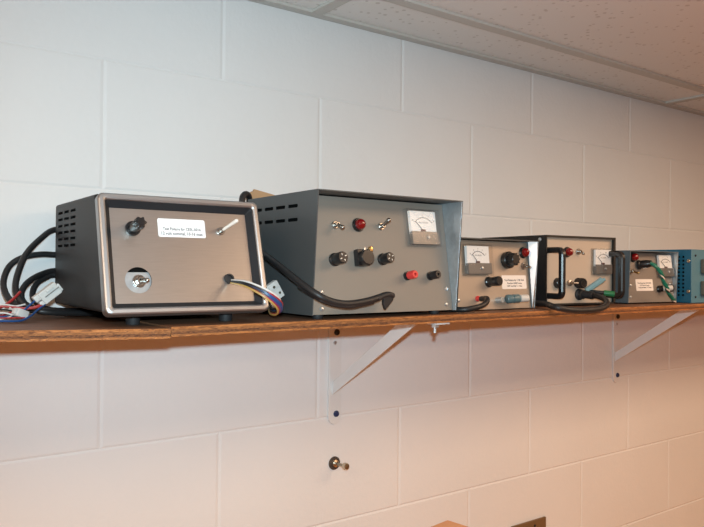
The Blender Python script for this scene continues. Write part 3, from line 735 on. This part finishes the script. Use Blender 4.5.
# wiring harness at the left end
def harness():
    r = thing('wiring_harness', 'bundle of red, blue and white wires with a white plug at the shelf left end', 'wires', (-.15, -.17, .0135)); o_ = V((-.15, -.17, .0135))
    R = MX.Translation(V((-.1150, -.160, .0480))-o_) @ MX.Rotation(math.radians(4), 4, 'Z') @ MX.Rotation(math.radians(-38), 4, 'Y')
    g = G(); g.box((-.014, -.006, -.0085), (.012, .006, .0085), 0, .0012); g.box((-.021, -.0045, .000), (-.013, .0045, .0085), 0, .001); g.box((-.019, -.0045, -.0075), (-.013, .0045, -.0015), 0, .001)
    g.box((-.009, -.0072, -.0006), (.012, -.0055, .0006), 1); g.box((.0115, -.005, -.007), (.0150, .005, .0035), 0, .001); g.box((-.004, -.0080, .003), (.006, -.005, .0065), 0, .0006)
    g.build('plug_housing', ['nylonw', 'metergrey'], r, R)
    tail = [V((-.1300, -.160, .0365)), V((-.1265, -.160, .0330))]
    def wire(m, pts, rr=.0014):
        g = G(); g.tube([V(p)-o_ for p in pts], rr*.72, 0, 8, 8); g.build('wire', m, r)
    wire('w_blue', [(-.1270, -.160, .0430), (-.1380, -.166, .0345), (-.1500, -.173, .0255), (-.1640, -.176, .0200), (-.2000, -.180, .0200)], .0018)
    wire('w_blue', [(-.1190, -.160, .0340), (-.1310, -.170, .0270), (-.1420, -.183, .0205), (-.1560, -.197, .0158), (-.1750, -.203, .0162), (-.2000, -.196, .0170), (-.2300, -.18, .018)], .0018)
    wire('w_red', [(-.1215, -.160, .0370), (-.1290, -.162, .0315), (-.1430, -.160, .0285), (-.1580, -.155, .0300), (-.1760, -.150, .0310), (-.2000, -.150, .030)], .0020)
    wire('w_red', [(-.1180, -.160, .0365), (-.1300, -.166, .0300), (-.1480, -.166, .0270), (-.1640, -.168, .0235), (-.1800, -.176, .0200), (-.2050, -.180, .0190)], .0016)
    wire('w_red', [(-.1420, -.120, .0480), (-.1500, -.128, .0410), (-.1600, -.136, .0340), (-.1750, -.144, .0270), (-.2000, -.15, .023)], .0024)
    wire('w_white', [(-.1420, -.150, .0330), (-.1540, -.152, .0310), (-.1660, -.150, .0330), (-.1850, -.148, .0310), (-.21, -.15, .028)], .0015)
    wire('w_white', [(-.1500, -.186, .0200), (-.1620, -.184, .0220), (-.1760, -.182, .0250), (-.20, -.180, .024)], .0014)
    wire('w_red', [(-.1500, -.188, .0185), (-.1620, -.192, .0190), (-.1780, -.190, .0190), (-.20, -.188, .0200)], .0012)
    wire('w_black', [(-.1300, -.150, .0230), (-.1450, -.160, .0230), (-.1600, -.166, .0260), (-.1760, -.166, .0280), (-.20, -.170, .0260)], .0016)
    wire('w_purple', [(-.1500, -.190, .0175), (-.1640, -.180, .0230), (-.1800, -.172, .0250), (-.20, -.168, .0220)], .0012)
    wire('w_white', [(-.1620, -.160, .0300), (-.1600, -.172, .0250), (-.1660, -.184, .0200), (-.1800, -.190, .0175), (-.20, -.194, .018)], .0012)
    g = G(); g.box((-.008, -.005, -.005), (.008, .005, .005), 0, .001); g.box((-.011, -.003, -.0035), (-.007, .003, .0035), 0, .0006)
    g.build('small_plug', 'nylonw', r, MX.Translation(V((-.1540, -.184, .0235))-o_) @ MX.Rotation(.5, 4, 'Z') @ MX.Rotation(.35, 4, 'Y'))
    return r
harness()

# ================================================================== on and below the wall
r = thing('wall_hook', 'round dark washer with a nickel peg screwed to the white block wall', 'hook', (.4465, 0, -.2935))
Rx = MX.Rotation(PI/2, 4, 'X')
g = G(); g.lathe([(0, .0002), (.0128, .0002), (.0128, .002), (.0110, .0045), (.0085, .0050), (0, .0050)], 0, 28); g.build('washer', 'hookwash', r, Rx)
g = G(); g.lathe([(0, .0050), (.0072, .0050), (.0070, .0065), (.0035, .0085), (.0030, .030), (.0042, .033), (.0062, .035), (.0066, .039), (.0056, .0425), (0, .0435)], 0, 20); g.build('peg', 'hookmetal', r, Rx @ MX.Rotation(math.radians(-4), 4, 'X'))

r = thing('wall_plate', 'dark brown cover plate on the wall at the bottom of the picture', 'plate', (1.013, 0, -.64))
g = G(); g.box((-.062, -.006, 0), (.061, -.0002, .1215), 0, .002); g.build('plate', 'brownplate', r)
for x in (-.022, .018):
    for z in (.0135, .108): screw(r, MX.Translation((x, -.006, z)) @ Rx, .0032, 'boltblk')

r = thing('workbench', 'long wooden workbench against the block wall, below the picture', 'bench', (1.0, -.4, -1.88))
g = G(); g.box((-2.2, -.45, .86), (2.4, .398, .90), 0, .003); g.build('bench_top', 'bench', r)
for x in (-2.1, 0.1, 2.3):
    for y in (-.31, .34):
        g = G(); g.box((x-.035, y-.035, .0002), (x+.035, y+.035, .86), 0, .003); g.build('leg', 'bench', r)
r = thing('cardboard_box', 'orange-brown cardboard box whose top corner shows at the bottom edge', 'box', (.531, -.393, -.98), math.radians(9))
g = G(); g.box((-.13, -.11, .0004), (.0, .145, .637), 0, .002); g.build('carton', 'cardbox', r)
g = G(); g.box((-.0675, -.11, .6368), (-.0625, .145, .6374), 0); g.build('flap_seam', 'card', r)

# ================================================================== camera and light
cam = bpy.data.cameras.new('camera'); co = bpy.data.objects.new('camera', cam); COL.objects.link(co)
cam.sensor_width = 36; cam.sensor_fit = 'HORIZONTAL'; cam.lens = 718.034*36/704; cam.clip_start = .01
y, p, ro = -.63094495, .00595281, -.00885654
R = MX.Rotation(y, 3, 'Z') @ MX.Rotation(p, 3, 'X') @ MX.Rotation(ro, 3, 'Y')
right, fwd, up = R.col[0], R.col[1], R.col[2]
m = MX((( right.x, up.x, -fwd.x), (right.y, up.y, -fwd.y), (right.z, up.z, -fwd.z))).to_4x4()
m.translation = (-.34699496, -1.13893347, .08344683); co.matrix_world = m
SC.camera = co

def light(name, kind, loc, energy, col, size=None, size_y=None, rot=(0, 0, 0)):
    l = bpy.data.lights.new(name, kind); l.energy = energy; l.color = col
    if kind == 'AREA':
        l.shape = 'RECTANGLE'; l.size = size; l.size_y = size_y
    else: l.shadow_soft_size = size
    o = bpy.data.objects.new(name, l); COL.objects.link(o); o.location = loc; o.rotation_euler = rot; return o
FL = V(m.translation) + up*.052 + right*.006
fl = light('camera_flash', 'SPOT', FL, 45, (.67, .90, 1.0), .011)
fl.data.spot_size = math.radians(105); fl.data.spot_blend = 1.0
fl.rotation_euler = m.to_euler()
WARM = (1., .69, .45)
light('ceiling_light', 'AREA', (1.25, -1.08, CZ-.004), 16, WARM, 1.15, .5)
light('ceiling_light', 'AREA', (3.0, -1.08, CZ-.004), 5.5, WARM, 1.15, .5)
light('ceiling_light', 'AREA', (-1.15, -1.08, CZ-.004), 15, WARM, 1.15, .5)

w = bpy.data.worlds.new('world'); SC.world = w; w.use_nodes = True
w.node_tree.nodes['Background'].inputs[0].default_value = (.9, .75, .6, 1); w.node_tree.nodes['Background'].inputs[1].default_value = .02
light('ceiling_light', 'AREA', (.5, -2.5, CZ-.004), 14, WARM, 1.15, .5)
light('ceiling_light', 'AREA', (2.4, -2.5, CZ-.004), 14, WARM, 1.15, .5)
SC.view_settings.view_transform = 'Standard'; SC.view_settings.look = 'None'; SC.view_settings.gamma = 1; SC.view_settings.use_curve_mapping = False
SC.view_settings.exposure = 0
